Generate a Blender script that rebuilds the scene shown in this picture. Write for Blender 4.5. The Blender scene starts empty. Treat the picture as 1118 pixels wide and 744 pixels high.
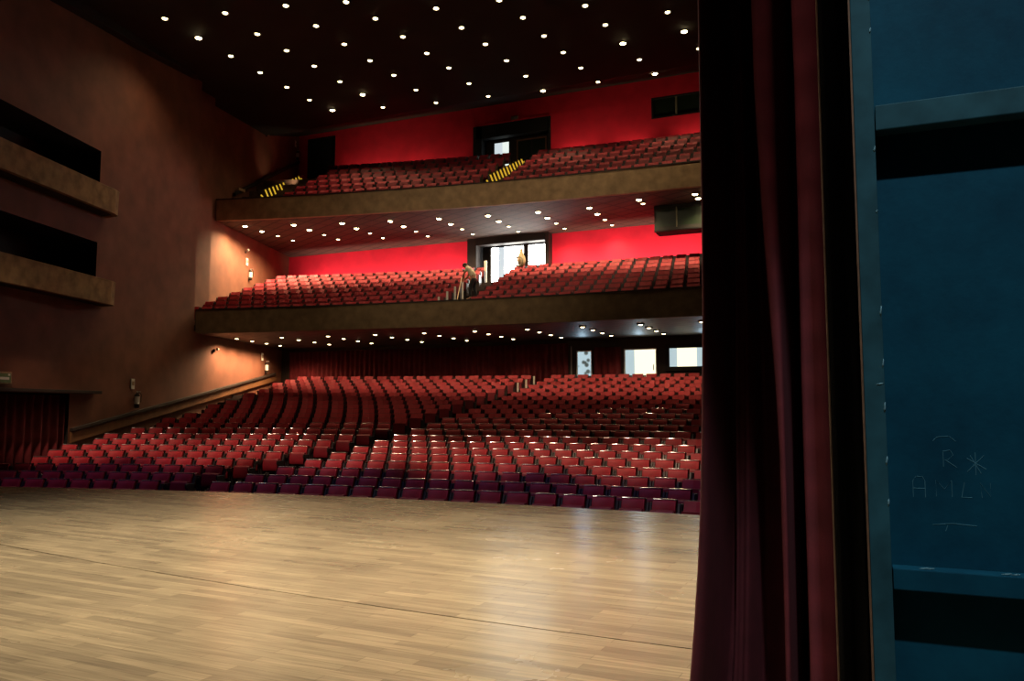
import bpy, bmesh, math, random
from mathutils import Vector, Matrix
random.seed(7)
R = math.radians
C = bpy.context.scene.collection
SC = bpy.context.scene

# ------------------------------------------------------------------ materials
def mat(name, col, rough=0.6, metal=0.0, spec=0.5, noise=0.0, nscale=6.0, bump=0.0, bscale=60.0, sheen=0.0, coat=0.0):
    m = bpy.data.materials.new(name); m.use_nodes = True
    nt = m.node_tree; b = nt.nodes['Principled BSDF']
    b.inputs['Base Color'].default_value = (*col, 1); b.inputs['Roughness'].default_value = rough
    b.inputs['Metallic'].default_value = metal; b.inputs['Specular IOR Level'].default_value = spec
    if sheen: b.inputs['Sheen Weight'].default_value = sheen; b.inputs['Sheen Tint'].default_value = (*col, 1)
    if coat: b.inputs['Coat Weight'].default_value = coat
    if noise or bump:
        tc = nt.nodes.new('ShaderNodeTexCoord')
    if noise:
        n = nt.nodes.new('ShaderNodeTexNoise'); n.inputs['Scale'].default_value = nscale; n.inputs['Detail'].default_value = 4
        nt.links.new(tc.outputs['Object'], n.inputs['Vector'])
        r = nt.nodes.new('ShaderNodeValToRGB')
        r.color_ramp.elements[0].position = .3; r.color_ramp.elements[1].position = .7
        r.color_ramp.elements[0].color = (*[c*(1-noise) for c in col], 1)
        r.color_ramp.elements[1].color = (*[min(1, c*(1+noise)) for c in col], 1)
        nt.links.new(n.outputs['Fac'], r.inputs['Fac']); nt.links.new(r.outputs['Color'], b.inputs['Base Color'])
    if bump:
        n2 = nt.nodes.new('ShaderNodeTexNoise'); n2.inputs['Scale'].default_value = bscale
        nt.links.new(tc.outputs['Object'], n2.inputs['Vector'])
        bp = nt.nodes.new('ShaderNodeBump'); bp.inputs['Strength'].default_value = bump; bp.inputs['Distance'].default_value = .02
        nt.links.new(n2.outputs['Fac'], bp.inputs['Height']); nt.links.new(bp.outputs['Normal'], b.inputs['Normal'])
    return m

def emis(name, col, strength, sample=False):
    m = bpy.data.materials.new(name); m.use_nodes = True
    nt = m.node_tree; b = nt.nodes['Principled BSDF']
    b.inputs['Base Color'].default_value = (*[c*.3 for c in col], 1); b.inputs['Roughness'].default_value = .3
    b.inputs['Emission Color'].default_value = (*col, 1); b.inputs['Emission Strength'].default_value = strength
    if not sample: m.cycles.emission_sampling = 'NONE'
    return m

M = {}
M['wall'] = mat('brown_wall_plaster', (.165, .060, .033), .75, noise=.22, nscale=1.3, bump=.25, bscale=40)
M['red'] = mat('red_wall_fabric', (.80, .012, .040), .85, noise=.12, nscale=1.2)
M['black'] = mat('black_paint', (.006, .006, .006), .8, noise=.2, nscale=3)
M['dark'] = mat('dark_brown_paint', (.020, .012, .009), .7, noise=.3, nscale=2)
M['ceil'] = mat('ceiling_dark', (.013, .014, .009), .8, noise=.3, nscale=.8)
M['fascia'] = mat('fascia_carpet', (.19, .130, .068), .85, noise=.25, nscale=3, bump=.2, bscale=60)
M['fascia_lit'] = mat('lit_fascia_carpet', (.38, .265, .150), .85, noise=.25, nscale=3, bump=.2, bscale=60)  # paler copy of the fascia carpet, its stronger light put into the colour
M['boxfascia'] = mat('box_fascia', (.30, .20, .09), .85, noise=.35, nscale=3, bump=.3, bscale=40)
M['carpet'] = mat('dark_aisle_carpet', (.018, .010, .010), .95, noise=.3, nscale=4)
M['carpet2'] = mat('brown_gallery_carpet', (.085, .045, .028), .95, noise=.3, nscale=4)
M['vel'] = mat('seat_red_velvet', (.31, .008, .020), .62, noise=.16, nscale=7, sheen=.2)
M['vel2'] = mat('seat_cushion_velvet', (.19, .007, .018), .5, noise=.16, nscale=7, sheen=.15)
M['trim'] = mat('seat_top_trim', (.85, .78, .84), .2, metal=.95, noise=.1)
M['side'] = mat('seat_side_panel', (.018, .014, .016), .35, spec=.6, noise=.2)
M['arm'] = mat('seat_armrest', (.025, .014, .012), .3, spec=.6, noise=.2)
M['steel'] = mat('brushed_grey_metal', (.55, .55, .55), .35, metal=.6, noise=.1)
M['white'] = mat('white_paint', (.78, .76, .72), .5, noise=.05)
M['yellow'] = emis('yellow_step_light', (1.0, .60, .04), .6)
M['ring'] = mat('black_trim_ring', (.03, .026, .02), .5, noise=.1)
M['bulb'] = emis('warm_bulb', (1.0, .80, .42), 12.0)
M['bulbs'] = emis('warm_bulb_strong', (1.0, .80, .42), 25.0)
M['drape'] = mat('dark_red_drape', (.15, .011, .018), .9, noise=.25, nscale=3, sheen=.2)
M['velcur'] = mat('maroon_stage_velvet', (.11, .012, .018), .85, noise=.18, nscale=9, sheen=.25, bump=.1, bscale=180)
M['legcur'] = mat('black_masking_cloth', (.003, .003, .0035), .95, noise=.2, nscale=8)
M['hem'] = mat('raw_wood_edge', (.22, .11, .055), .7, noise=.3, nscale=20)
M['rope'] = mat('beige_webbing', (.34, .22, .13), .8, noise=.2, nscale=20)
M['wood'] = mat('rail_wood', (.17, .075, .030), .55, noise=.25, nscale=3)
M['skin'] = mat('skin', (.45, .24, .15), .6, noise=.05)
M['shirt'] = mat('beige_shirt', (.85, .78, .58), .8, noise=.08)
M['pants'] = mat('dark_trousers', (.015, .015, .02), .8, noise=.1)
M['hair'] = mat('dark_hair', (.012, .008, .006), .6, noise=.2)
M['stick'] = mat('pale_wood_handle', (.75, .55, .30), .5, noise=.1)
M['cloth'] = mat('beige_canvas', (.45, .34, .21), .85, noise=.2, nscale=8)
M['hose'] = mat('grey_green_hose', (.20, .19, .12), .5, noise=.1)
M['chalk'] = mat('chalk', (.06, .20, .25), .9, noise=.2, nscale=30)
M['chip'] = mat('bare_chipped_wood', (.20, .38, .42), .8, noise=.3, nscale=30)
M['green'] = mat('green_sign_face', (.12, .20, .08), .5, noise=.1)
M['glassdk'] = mat('dark_window_glass', (.012, .022, .012), .35, spec=.25, noise=.1)
M['day'] = emis('daylit_glass', (1.0, .98, .92), 15.0, True)
M['dayg'] = emis('daylit_grey_glass', (.62, .70, .74), 1.0, True)
M['warmday'] = emis('warm_lit_doorway', (1.0, .92, .62), 1.45, True)
M['cool'] = emis('cool_lit_glass', (.55, .70, .74), .85, True)

def blue_paint():
    m = mat('blue_flat_paint', (.012, .085, .125), .7, spec=.15, bump=.03, bscale=60)
    nt = m.node_tree; b = nt.nodes['Principled BSDF']
    tc = nt.nodes.new('ShaderNodeTexCoord')
    n = nt.nodes.new('ShaderNodeTexNoise'); n.inputs['Scale'].default_value = 3.2; n.inputs['Detail'].default_value = 8; n.inputs['Roughness'].default_value = .65
    nt.links.new(tc.outputs['Object'], n.inputs['Vector'])
    r = nt.nodes.new('ShaderNodeValToRGB')
    r.color_ramp.elements[0].position = .32; r.color_ramp.elements[1].position = .72
    r.color_ramp.elements[0].color = (.003, .052, .090, 1); r.color_ramp.elements[1].color = (.006, .098, .155, 1)
    nt.links.new(n.outputs['Fac'], r.inputs['Fac']); nt.links.new(r.outputs['Color'], b.inputs['Base Color'])
    return m
M['blue'] = blue_paint()
M['bluest'] = mat('blue_grey_stile_paint', (.028, .105, .130), .7, spec=.2, noise=.3, nscale=7)

def door_pattern():
    m = emis('patterned_lit_glass', (.5, .68, .76), .75, True); nt = m.node_tree; b = nt.nodes['Principled BSDF']
    tc = nt.nodes.new('ShaderNodeTexCoord'); n = nt.nodes.new('ShaderNodeTexVoronoi'); n.inputs['Scale'].default_value = 4.2
    nt.links.new(tc.outputs['Object'], n.inputs['Vector'])
    r = nt.nodes.new('ShaderNodeValToRGB'); r.color_ramp.elements[0].position = .3; r.color_ramp.elements[1].position = .5
    r.color_ramp.elements[0].color = (.10, .12, .11, 1); r.color_ramp.elements[1].color = (.62, .82, .90, 1)
    nt.links.new(n.outputs['Distance'], r.inputs['Fac']); nt.links.new(r.outputs['Color'], b.inputs['Emission Color'])
    return m
M['figure'] = door_pattern()

def stage_wood():
    m = bpy.data.materials.new('stage_floorboards'); m.use_nodes = True
    nt = m.node_tree; b = nt.nodes['Principled BSDF']; L = nt.links.new
    tc = nt.nodes.new('ShaderNodeTexCoord')
    mp = nt.nodes.new('ShaderNodeMapping'); mp.inputs['Rotation'].default_value = (0, 0, R(3.6))
    L(tc.outputs['Object'], mp.inputs['Vector'])
    br = nt.nodes.new('ShaderNodeTexBrick'); br.offset = .37; br.offset_frequency = 2
    br.inputs['Scale'].default_value = 1.0; br.inputs['Brick Width'].default_value = .95; br.inputs['Row Height'].default_value = .10
    br.inputs['Mortar Size'].default_value = .0022; br.inputs['Mortar Smooth'].default_value = .2; br.inputs['Bias'].default_value = 0
    br.inputs['Color1'].default_value = (.36, .275, .165, 1); br.inputs['Color2'].default_value = (.235, .180, .112, 1)
    br.inputs['Mortar'].default_value = (.19, .14, .085, 1)
    L(mp.outputs['Vector'], br.inputs['Vector'])
    # grain, drawn out along the boards
    mg = nt.nodes.new('ShaderNodeMapping'); mg.inputs['Scale'].default_value = (1.2, 22, 1); mg.inputs['Rotation'].default_value = (0, 0, R(3.6))
    L(tc.outputs['Object'], mg.inputs['Vector'])
    ng = nt.nodes.new('ShaderNodeTexNoise'); ng.inputs['Scale'].default_value = 1.6; ng.inputs['Detail'].default_value = 6
    L(mg.outputs['Vector'], ng.inputs['Vector'])
    mx = nt.nodes.new('ShaderNodeMix'); mx.data_type = 'RGBA'; mx.blend_type = 'OVERLAY'; mx.inputs[0].default_value = .55
    L(br.outputs['Color'], mx.inputs[6]); L(ng.outputs['Fac'], mx.inputs[7])
    # large worn patches
    nl = nt.nodes.new('ShaderNodeTexNoise'); nl.inputs['Scale'].default_value = .8; nl.inputs['Detail'].default_value = 5
    L(tc.outputs['Object'], nl.inputs['Vector'])
    rl = nt.nodes.new('ShaderNodeValToRGB'); rl.color_ramp.elements[0].color = (.50, .50, .50, 1); rl.color_ramp.elements[1].color = (1.15, 1.12, 1.05, 1)
    rl.color_ramp.elements[0].position = .3; rl.color_ramp.elements[1].position = .7
    L(nl.outputs['Fac'], rl.inputs['Fac'])
    m2 = nt.nodes.new('ShaderNodeMix'); m2.data_type = 'RGBA'; m2.blend_type = 'MULTIPLY'; m2.inputs[0].default_value = .42
    L(mx.outputs[2], m2.inputs[6]); L(rl.outputs['Color'], m2.inputs[7])
    L(m2.outputs[2], b.inputs['Base Color'])
    rr = nt.nodes.new('ShaderNodeMapRange'); rr.inputs['To Min'].default_value = .20; rr.inputs['To Max'].default_value = .32
    L(nl.outputs['Fac'], rr.inputs['Value']); L(rr.outputs['Result'], b.inputs['Roughness'])
    bp = nt.nodes.new('ShaderNodeBump'); bp.inputs['Strength'].default_value = .12; bp.inputs['Distance'].default_value = .004
    L(br.outputs['Fac'], bp.inputs['Height']); bp.invert = True
    L(bp.outputs['Normal'], b.inputs['Normal'])
    b.inputs['Specular IOR Level'].default_value = .5
    return m
M['stage'] = stage_wood()

def soffit_mat(name, col, rough):
    m = mat(name, col, rough, spec=.6); nt = m.node_tree; b = nt.nodes['Principled BSDF']; L = nt.links.new
    tc = nt.nodes.new('ShaderNodeTexCoord'); mp = nt.nodes.new('ShaderNodeMapping'); mp.inputs['Rotation'].default_value = (0, 0, R(28))
    L(tc.outputs['Object'], mp.inputs['Vector'])
    br = nt.nodes.new('ShaderNodeTexBrick'); br.inputs['Scale'].default_value = 1; br.inputs['Brick Width'].default_value = 1.1; br.inputs['Row Height'].default_value = .55
    br.inputs['Mortar Size'].default_value = .05; br.offset = 0
    br.inputs['Color1'].default_value = (*col, 1); br.inputs['Color2'].default_value = (*[c*1.25 for c in col], 1); br.inputs['Mortar'].default_value = (*[c*.35 for c in col], 1)
    L(mp.outputs['Vector'], br.inputs['Vector']); L(br.outputs['Color'], b.inputs['Base Color'])
    bp = nt.nodes.new('ShaderNodeBump'); bp.inputs['Strength'].default_value = .5; bp.inputs['Distance'].default_value = .02; bp.invert = True
    L(br.outputs['Fac'], bp.inputs['Height']); L(bp.outputs['Normal'], b.inputs['Normal'])
    return m
M['soffit1'] = soffit_mat('lower_soffit_panels', (.045, .030, .026), .55)
M['soffit2'] = soffit_mat('upper_soffit_panels', (.065, .037, .024), .85)

# ------------------------------------------------------------------ mesh builder
class MB:
    def __init__(s): s.v = []; s.f = []; s.mi = []; s.m = 0; s.sm = []; s.smooth = False
    def add(s, vs, fs):
        o = len(s.v); s.v += [tuple(v) for v in vs]
        for f in fs: s.f.append([i+o for i in f]); s.mi.append(s.m); s.sm.append(s.smooth)
    def quad(s, a, b, c, d): s.add([a, b, c, d], [[0, 1, 2, 3]])
    def box(s, c, d, rz=0, M_=None):
        x, y, z = [k/2 for k in d]
        vs = [Vector((sx*x, sy*y, sz*z)) for sz in (-1, 1) for sy in (-1, 1) for sx in (-1, 1)]
        if M_ is not None: vs = [M_ @ v for v in vs]
        if rz: rm = Matrix.Rotation(rz, 3, 'Z'); vs = [rm @ v for v in vs]
        s.add([v+Vector(c) for v in vs], [[0, 2, 3, 1], [4, 5, 7, 6], [0, 1, 5, 4], [2, 6, 7, 3], [0, 4, 6, 2], [1, 3, 7, 5]])
    def hexa(s, p):  # 8 points: bottom 4 (ccw from above), top 4
        s.add(p, [[3, 2, 1, 0], [4, 5, 6, 7], [0, 1, 5, 4], [1, 2, 6, 5], [2, 3, 7, 6], [3, 0, 4, 7]])
    def sweep(s, secs, closed=True, caps=True):
        n = len(secs[0]); vs = [p for sec in secs for p in sec]; fs = []
        for i in range(len(secs)-1):
            for j in range(n if closed else n-1):
                k = (j+1) % n; fs.append([i*n+j, i*n+k, (i+1)*n+k, (i+1)*n+j])
        if caps and closed: fs.append(list(range(n))[::-1]); fs.append([(len(secs)-1)*n+j for j in range(n)])
        s.add(vs, fs)
    def tube(s, pts, r, n=8, caps=True):
        pts = [Vector(p) for p in pts]; secs = []
        rr = r if isinstance(r, (list, tuple)) else [r]*len(pts)
        for i, p in enumerate(pts):
            t = (pts[min(i+1, len(pts)-1)]-pts[max(i-1, 0)]).normalized()
            up = Vector((0, 0, 1)) if abs(t.z) < .95 else Vector((1, 0, 0))
            a = t.cross(up).normalized(); b = a.cross(t)
            secs.append([p+(a*math.cos(2*math.pi*j/n)+b*math.sin(2*math.pi*j/n))*rr[i] for j in range(n)])
        s.sweep(secs, True, caps)
    def lathe(s, prof, n=14, c=(0, 0, 0)):
        secs = [[Vector((c[0]+r*math.cos(2*math.pi*j/n), c[1]+r*math.sin(2*math.pi*j/n), c[2]+z)) for j in range(n)] for r, z in prof]
        s.sweep(secs, True, True)
    def mesh(s, name, mats, bevel=0, seg=2):
        me = bpy.data.meshes.new(name); me.from_pydata(s.v, [], s.f)
        for m in (mats if isinstance(mats, (list, tuple)) else [mats]): me.materials.append(m)
        me.polygons.foreach_set('material_index', s.mi); me.polygons.foreach_set('use_smooth', s.sm)
        bm = bmesh.new(); bm.from_mesh(me); bmesh.ops.recalc_face_normals(bm, faces=bm.faces)
        if bevel:
            es = [e for e in bm.edges if e.is_manifold and e.calc_face_angle(0) > .5]
            bmesh.ops.bevel(bm, geom=es, offset=bevel, segments=seg, profile=.6, affect='EDGES', clamp_overlap=True)
        bm.to_mesh(me); bm.free(); me.update()
        return me
    def build(s, name, mats, parent=None, bevel=0, seg=2, smooth=False):
        me = s.mesh(name, mats, bevel, seg)
        if smooth: me.polygons.foreach_set('use_smooth', [True]*len(me.polygons))
        return link(name, me, parent)

def link(name, data, parent=None):
    o = bpy.data.objects.new(name, data); C.objects.link(o)
    if parent: o.parent = parent
    return o
def tag(o, label, cat, group=None):
    o['label'] = label; o['category'] = cat
    if group: o['group'] = group
    return o
def struct(o): o['kind'] = 'structure'; return o
def empty(name, loc, label, cat, group=None, rz=0):
    o = link(name, None); o.location = loc; o.rotation_euler = (0, 0, rz); o.empty_display_size = .1
    return tag(o, label, cat, group)
ORD = ['first', 'second', 'third', 'fourth', 'fifth', 'sixth', 'seventh', 'eighth', 'ninth', 'tenth', 'eleventh', 'twelfth', 'thirteenth', 'fourteenth',
       'fifteenth', 'sixteenth', 'seventeenth', 'eighteenth', 'nineteenth', 'twentieth', 'twenty-first', 'twenty-second', 'twenty-third', 'twenty-fourth',
       'twenty-fifth', 'twenty-sixth']

# ------------------------------------------------------------------ camera
cd = bpy.data.cameras.new('camera'); cam = bpy.data.objects.new('camera', cd); C.objects.link(cam)
cam.location = (0, 0, 1.6); cam.rotation_euler = (R(90+4.8), 0, R(23)); cd.sensor_width = 36; cd.lens = 870/1118*36
cd.clip_start = .05; cd.clip_end = 300; SC.camera = cam
cth, sth = math.cos(R(23)), math.sin(R(23))
def depth(X, Y): return -sth*X+cth*Y
def pxof(X, Y): return 559+870*(cth*X+sth*Y)/max(depth(X, Y), .1)

# ------------------------------------------------------------------ plan of the house
WL = -16.83                     # left wall:  X + .31 Y = WL, splayed outward
def wx(Y, off=0): return WL-off-.31*Y
def wxr(Y, off=0): return -12-wx(Y, off)
A_stage = lambda X: 12.3-.0116*(X+5.3)**2
kO = .0107
A1 = lambda X: 26.4-.0063*(X+7.6)**2
A2 = lambda X: 30.65-.0059*(X+4.7)**2
BW0, BW1, BW2 = 33.4, 36.4, 37.5
S1Z, S2Z = 4.6, 10.14
REC = 1.17

# orchestra rows
ztop = [-.08, .01, .125, .245, .375, .495, .625, .76]
while len(ztop) < 22: ztop.append(ztop[-1]+.16)
rowY = [14.6]
for i in range(21): rowY.append(rowY[-1]+1.02-.016*i)
SEAT_H = .86
def oY(n, X): return rowY[n]-kO*(X+5.5)**2
def arc_wall_x(fn, off=0):       # where an arc meets the left wall
    X = -22.0
    for _ in range(40): X = wx(fn(X), off)
    return X
def arc_wall_xr(fn, off=0):
    X = 10.0
    for _ in range(40): X = wxr(fn(X), off)
    return X

# ------------------------------------------------------------------ floors
def arc_pts(fn, x0, x1, n): return [(x0+(x1-x0)*i/n, fn(x0+(x1-x0)*i/n)) for i in range(n+1)]

b = MB()                          # stage floor, with the joint between fixed stage and forestage
P = arc_pts(A_stage, -19.5, 9.0, 60)
seam = lambda X: 5.46+.0105*(X+.5)**2*.85-.03*(X+.5)
n = len(P)-1
for i in range(n):
    (xa, ya), (xb, yb) = P[i], P[i+1]
    b.quad((xa, -5, 0), (xb, -5, 0), (xb, seam(xb)-.008, 0), (xa, seam(xa)-.008, 0))
    b.quad((xa, seam(xa)+.008, 0), (xb, seam(xb)+.008, 0), (xb, yb, 0), (xa, ya, 0))
    b.quad((xa, seam(xa)-.008, 0), (xb, seam(xb)-.008, 0), (xb, seam(xb)-.008, -.03), (xa, seam(xa)-.008, -.03))
    b.quad((xa, seam(xa)+.008, 0), (xb, seam(xb)+.008, 0), (xb, seam(xb)+.008, -.03), (xa, seam(xa)+.008, -.03))
    b.quad((xa, ya, 0), (xb, yb, 0), (xb, yb, -1.0), (xa, ya, -1.0))
    b.m = 1
    b.quad((xa, seam(xa)-.008, -.03), (xb, seam(xb)-.008, -.03), (xb, seam(xb)+.008, -.03), (xa, seam(xa)+.008, -.03))
    b.m = 0
struct(b.build('floor', [M['stage'], M['black']]))

def tiers(ys, zs, xl, xr, yend, nx=40):
    """stepped floor: ys = list of arc functions (front of each step), zs = heights"""
    m = MB()
    for i, fn in enumerate(ys):
        nxt = ys[i+1] if i+1 < len(ys) else (lambda X: max(yend, fn(X)+.3))
        x0, x1 = xl(fn), xr(fn)
        p = arc_pts(fn, x0, x1, nx)
        for (xa, ya), (xb, yb) in zip(p, p[1:]):
            m.quad((xa, ya, zs[i]), (xb, yb, zs[i]), (xb, nxt(xb), zs[i]), (xa, nxt(xa), zs[i]))
            zb = zs[i-1] if i else zs[0]-.3
            m.quad((xa, ya, zb), (xb, yb, zb), (xb, yb, zs[i]), (xa, ya, zs[i]))
    return m
fs = [A_stage]+[(lambda X, n=n: oY(n, X)-.55*(1.02-.016*n)) for n in range(22)]
zs = [ztop[0]-SEAT_H]+[z-SEAT_H for z in ztop]
m = tiers(fs, zs, lambda f: -34, lambda f: 22, BW0+.1, 50)
struct(m.build('floor_house', M['carpet']))

# ------------------------------------------------------------------ side walls
def wall_grid(name, xf, ylist, zlist, holes, material, depth_sign=-1, rec=1.6):
    m = MB()
    for ya, yb in zip(ylist, ylist[1:]):
        for za, zb in zip(zlist, zlist[1:]):
            yc, zc = (ya+yb)/2, (za+zb)/2
            if any(h[0] < yc < h[1] and h[2] < zc < h[3] for h in holes): continue
            m.quad((xf(ya), ya, za), (xf(yb), yb, za), (xf(yb), yb, zb), (xf(ya), ya, zb))
    m.m = 1
    for h in holes:
        a, c, z0, z1 = h; d = depth_sign*rec
        q = [(xf(a), a), (xf(c), c), (xf(c)+d, c), (xf(a)+d, a)]
        m.quad((*q[2], z0), (*q[3], z0), (*q[3], z1), (*q[2], z1))
        m.quad((*q[0], z0), (*q[3], z0), (*q[3], z1), (*q[0], z1))
        m.quad((*q[1], z0), (*q[2], z0), (*q[2], z1), (*q[1], z1))
        m.quad((*q[0], z0), (*q[1], z0), (*q[2], z0), (*q[3], z0))
        m.quad((*q[0], z1), (*q[1], z1), (*q[2], z1), (*q[3], z1))
    return m
J1, J2 = 24.57, 26.6
holes = [(7, 18.35, 8.0, 10.03), (7, 18.35, 5.0, 6.98), (9, 17.36, -1.4, 2.02)]
ys = [4, 7, 9, 17.36, 18.35, J1]; zz = [-1.6, -1.4, 2.02, 5.0, 6.98, 8.0, 10.03, 18]
m = wall_grid('w', lambda Y: wx(Y), ys, zz, holes, None)
m.m = 0
m.quad((wx(J1), J1, -1.6), (wx(BW0+.4), BW0+.4, -1.6), (wx(BW0+.4), BW0+.4, S1Z+.1), (wx(J1), J1, S1Z+.1))   # under the lower balcony
xm = lambda Y: wx(Y, .585); xr_ = lambda Y: wx(Y, REC)
m.quad((wx(J1), J1, S1Z+.1), (xm(J1), J1+.05, S1Z+.1), (xm(J1), J1+.05, 18), (wx(J1), J1, 18))
m.quad((xm(J1), J1+.05, S1Z+.1), (xm(J2), J2, S1Z+.1), (xm(J2), J2, 18), (xm(J1), J1+.05, 18))
m.quad((xm(J2), J2, S1Z+.1), (xr_(J2), J2+.05, S1Z+.1), (xr_(J2), J2+.05, 18), (xm(J2), J2, 18))
m.quad((xr_(J2), J2+.05, S1Z+.1), (xr_(BW2+.4), BW2+.4, S1Z+.1), (xr_(BW2+.4), BW2+.4, 18.6), (xr_(J2), J2+.05, 18.6))
struct(m.build('wall_left', [M['wall'], M['black']]))
m = MB()
m.quad((wxr(4), 4, -1.6), (wxr(38), 38, -1.6), (wxr(38, 0), 38, 18.6), (wxr(4), 4, 18.6))
struct(m.build('wall_right', M['wall']))

# back walls -----------------------------------------------------------------
def wall_y(Y, x0, x1, z0, z1, holes, mats, depth_=.5, mi=lambda xc, zc: 0):
    m = MB()
    xs = sorted({x0, x1, *[h[0] for h in holes], *[h[1] for h in holes]}); zs_ = sorted({z0, z1, *[h[2] for h in holes], *[h[3] for h in holes]})
    for xa, xb in zip(xs, xs[1:]):
        for za, zb in zip(zs_, zs_[1:]):
            xc, zc = (xa+xb)/2, (za+zb)/2
            if any(h[0] < xc < h[1] and h[2] < zc < h[3] for h in holes): continue
            m.m = mi(xc, zc)
            m.quad((xa, Y, za), (xb, Y, za), (xb, Y, zb), (xa, Y, zb))
    m.m = len(mats)-1
    for (a, c, p, q) in holes:
        d = Y+depth_
        m.quad((a, Y, p), (a, d, p), (a, d, q), (a, Y, q)); m.quad((c, Y, p), (c, d, p), (c, d, q), (c, Y, q))
        m.quad((a, Y, p), (c, Y, p), (c, d, p), (a, d, p)); m.quad((a, Y, q), (c, Y, q), (c, d, q), (a, d, q))
    return m
D1 = (-11.10, -10.38, 2.0, 4.09); D2 = (-8.95, -7.52, 2.0, 4.11); W1 = (-6.98, -3.2, 3.28, 4.10)
m = wall_y(BW0, wx(BW0)-.4, 16, -1.5, S1Z+.2, [D1, D2, W1], [M['dark'], M['black']], .35); struct(m.build('wall_back', [M['dark'], M['black']]))
PX0, PX1 = -17.44, -13.44       # lower balcony portal
m = wall_y(BW1, wx(BW1, REC)-.5, 18, S1Z, 11.4, [(PX0, PX1, 7.2, 10.05)], [M['red'], M['black']], 1.0); struct(m.build('wall_balcony', [M['red'], M['black']]))
QX0, QX1 = -18.13, -13.77
BDX = (-29.0, -27.05, 13.2, 17.35)
W2 = (-8.52, 2.0, 15.62, 16.68)
m = wall_y(BW2, wx(BW2, REC)-.6, 18, S2Z, 19.0, [(QX0, QX1, 13.5, 16.55), BDX, W2], [M['red'], M['black']], .8); struct(m.build('wall_gallery', [M['red'], M['black']]))

# ceiling ---------------------------------------------------------------------
def cz(Y):
    s = Y/1.17
    z = 12.6+.11*(s-16)
    z = 1.6+1.17*(z-1.6)
    if Y > 33: z += .24*(Y-33)
    return z
m = MB()
yy = [4, 14, 20, 26, 30, 33, 35, 36.5, 38]
for ya, yb in zip(yy, yy[1:]):
    for xa, xb in zip(range(-32, 22, 6), range(-26, 28, 6)):
        m.quad((xa, ya, cz(ya)), (xb, ya, cz(ya)), (xb, yb, cz(yb)), (xa, yb, cz(yb)))
struct(m.build('ceiling', M['ceil']))
# black downstand along the left wall: its lower edge climbs in a curve towards the back
def edge_z(Y):
    pts = [(12, 13.2), (17.5, 14.0), (20, 14.3), (24.6, 15.05), (26, 15.5), (28, 16.2), (30, 17.0), (32, 17.6), (37.4, 18.1)]
    for (a, za), (c, zc) in zip(pts, pts[1:]):
        if Y <= c: return za+(zc-za)*(Y-a)/(c-a)
    return pts[-1][1]
m = MB(); secs = []
for i in range(27):
    Y = 12+25.3*i/26; o = 0 if Y < J1 else (.585 if Y < J2 else REC)
    x = wx(Y, o)
    secs.append([(x+.02, Y, edge_z(Y)), (x+.30, Y, edge_z(Y)+.05), (x+.30, Y, 18.2), (x+.02, Y, 18.2)])
m.sweep(secs)
struct(m.build('trim_ceiling', M['black']))

# ------------------------------------------------------------------ balconies
def balcony(name, A, zt, zbot, off, rows, p, rise, z0, gap, yback, label, soff):
    root = empty(name, (0, 0, 0), label, 'balcony')
    x0, x1 = arc_wall_x(A, off)+.06, arc_wall_xr(A, off)
    pts = arc_pts(A, x0, x1, 70)
    m = MB()
    m.sweep([[(x, y, zbot), (x, y+.16, zbot), (x, y+.20, zt), (x, y-.04, zt)] for x, y in pts])
    fa = m.build('fascia', M['fascia'] if off == 0 else M['fascia_lit'], root)
    m = MB(); m.sweep([[(x, y-.06, zt), (x, y+.24, zt), (x, y+.24, zt+.05), (x, y-.06, zt+.05)] for x, y in pts]); m.build('cap_rail', M['dark'], root)
    # soffit: from fascia to back wall
    m = MB(); k = 10
    for (xa, ya), (xb, yb) in zip(pts, pts[1:]):
        for j in range(k):
            def q(x, y, t):
                yy_ = y+.16+(yback-y-.16)*t
                xx = x
                lim = wx(yy_, 0 if off == 0 else off)+.05
                return (max(lim, x-(.31*(yy_-y) if x < -8 else -.31*(yy_-y)*max(0, (x-2)/10) if x > 2 else .31*(yy_-y)*max(0, (x+8)/-10))), yy_, zbot)
            m.quad(q(xa, ya, j/k), q(xb, yb, j/k), q(xb, yb, (j+1)/k), q(xa, ya, (j+1)/k))
    m.build('soffit', soff, root)
    fs = [(lambda X, n=n: A(X)+.2+(p*n if n else 0)) for n in range(rows)]
    t = tiers(fs, [z0+rise*n for n in range(rows)], lambda f: wx(f(-24), REC)-.2, lambda f: 16, yback-.02, 40)
    t.build('tier_floor', M['carpet'] if off == 0 else M['carpet2'], root)
    return root
R1, P1, RISE1, Z1 = 8, 1.08, .36, 4.95
R2, P2, RISE2, Z2 = 7, .86, .51, 10.45
balcony('balcony', A1, 5.53, S1Z, 0, R1, P1, RISE1, Z1, .75, BW1, 'lower brown curved balcony spanning the hall above the orchestra seats', M['soffit1'])
balcony('balcony', A2, 11.10, S2Z, REC, R2, P2, RISE2, Z2, .7, BW2, 'upper brown curved balcony spanning the hall under the dark ceiling', M['soffit2'])

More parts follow.
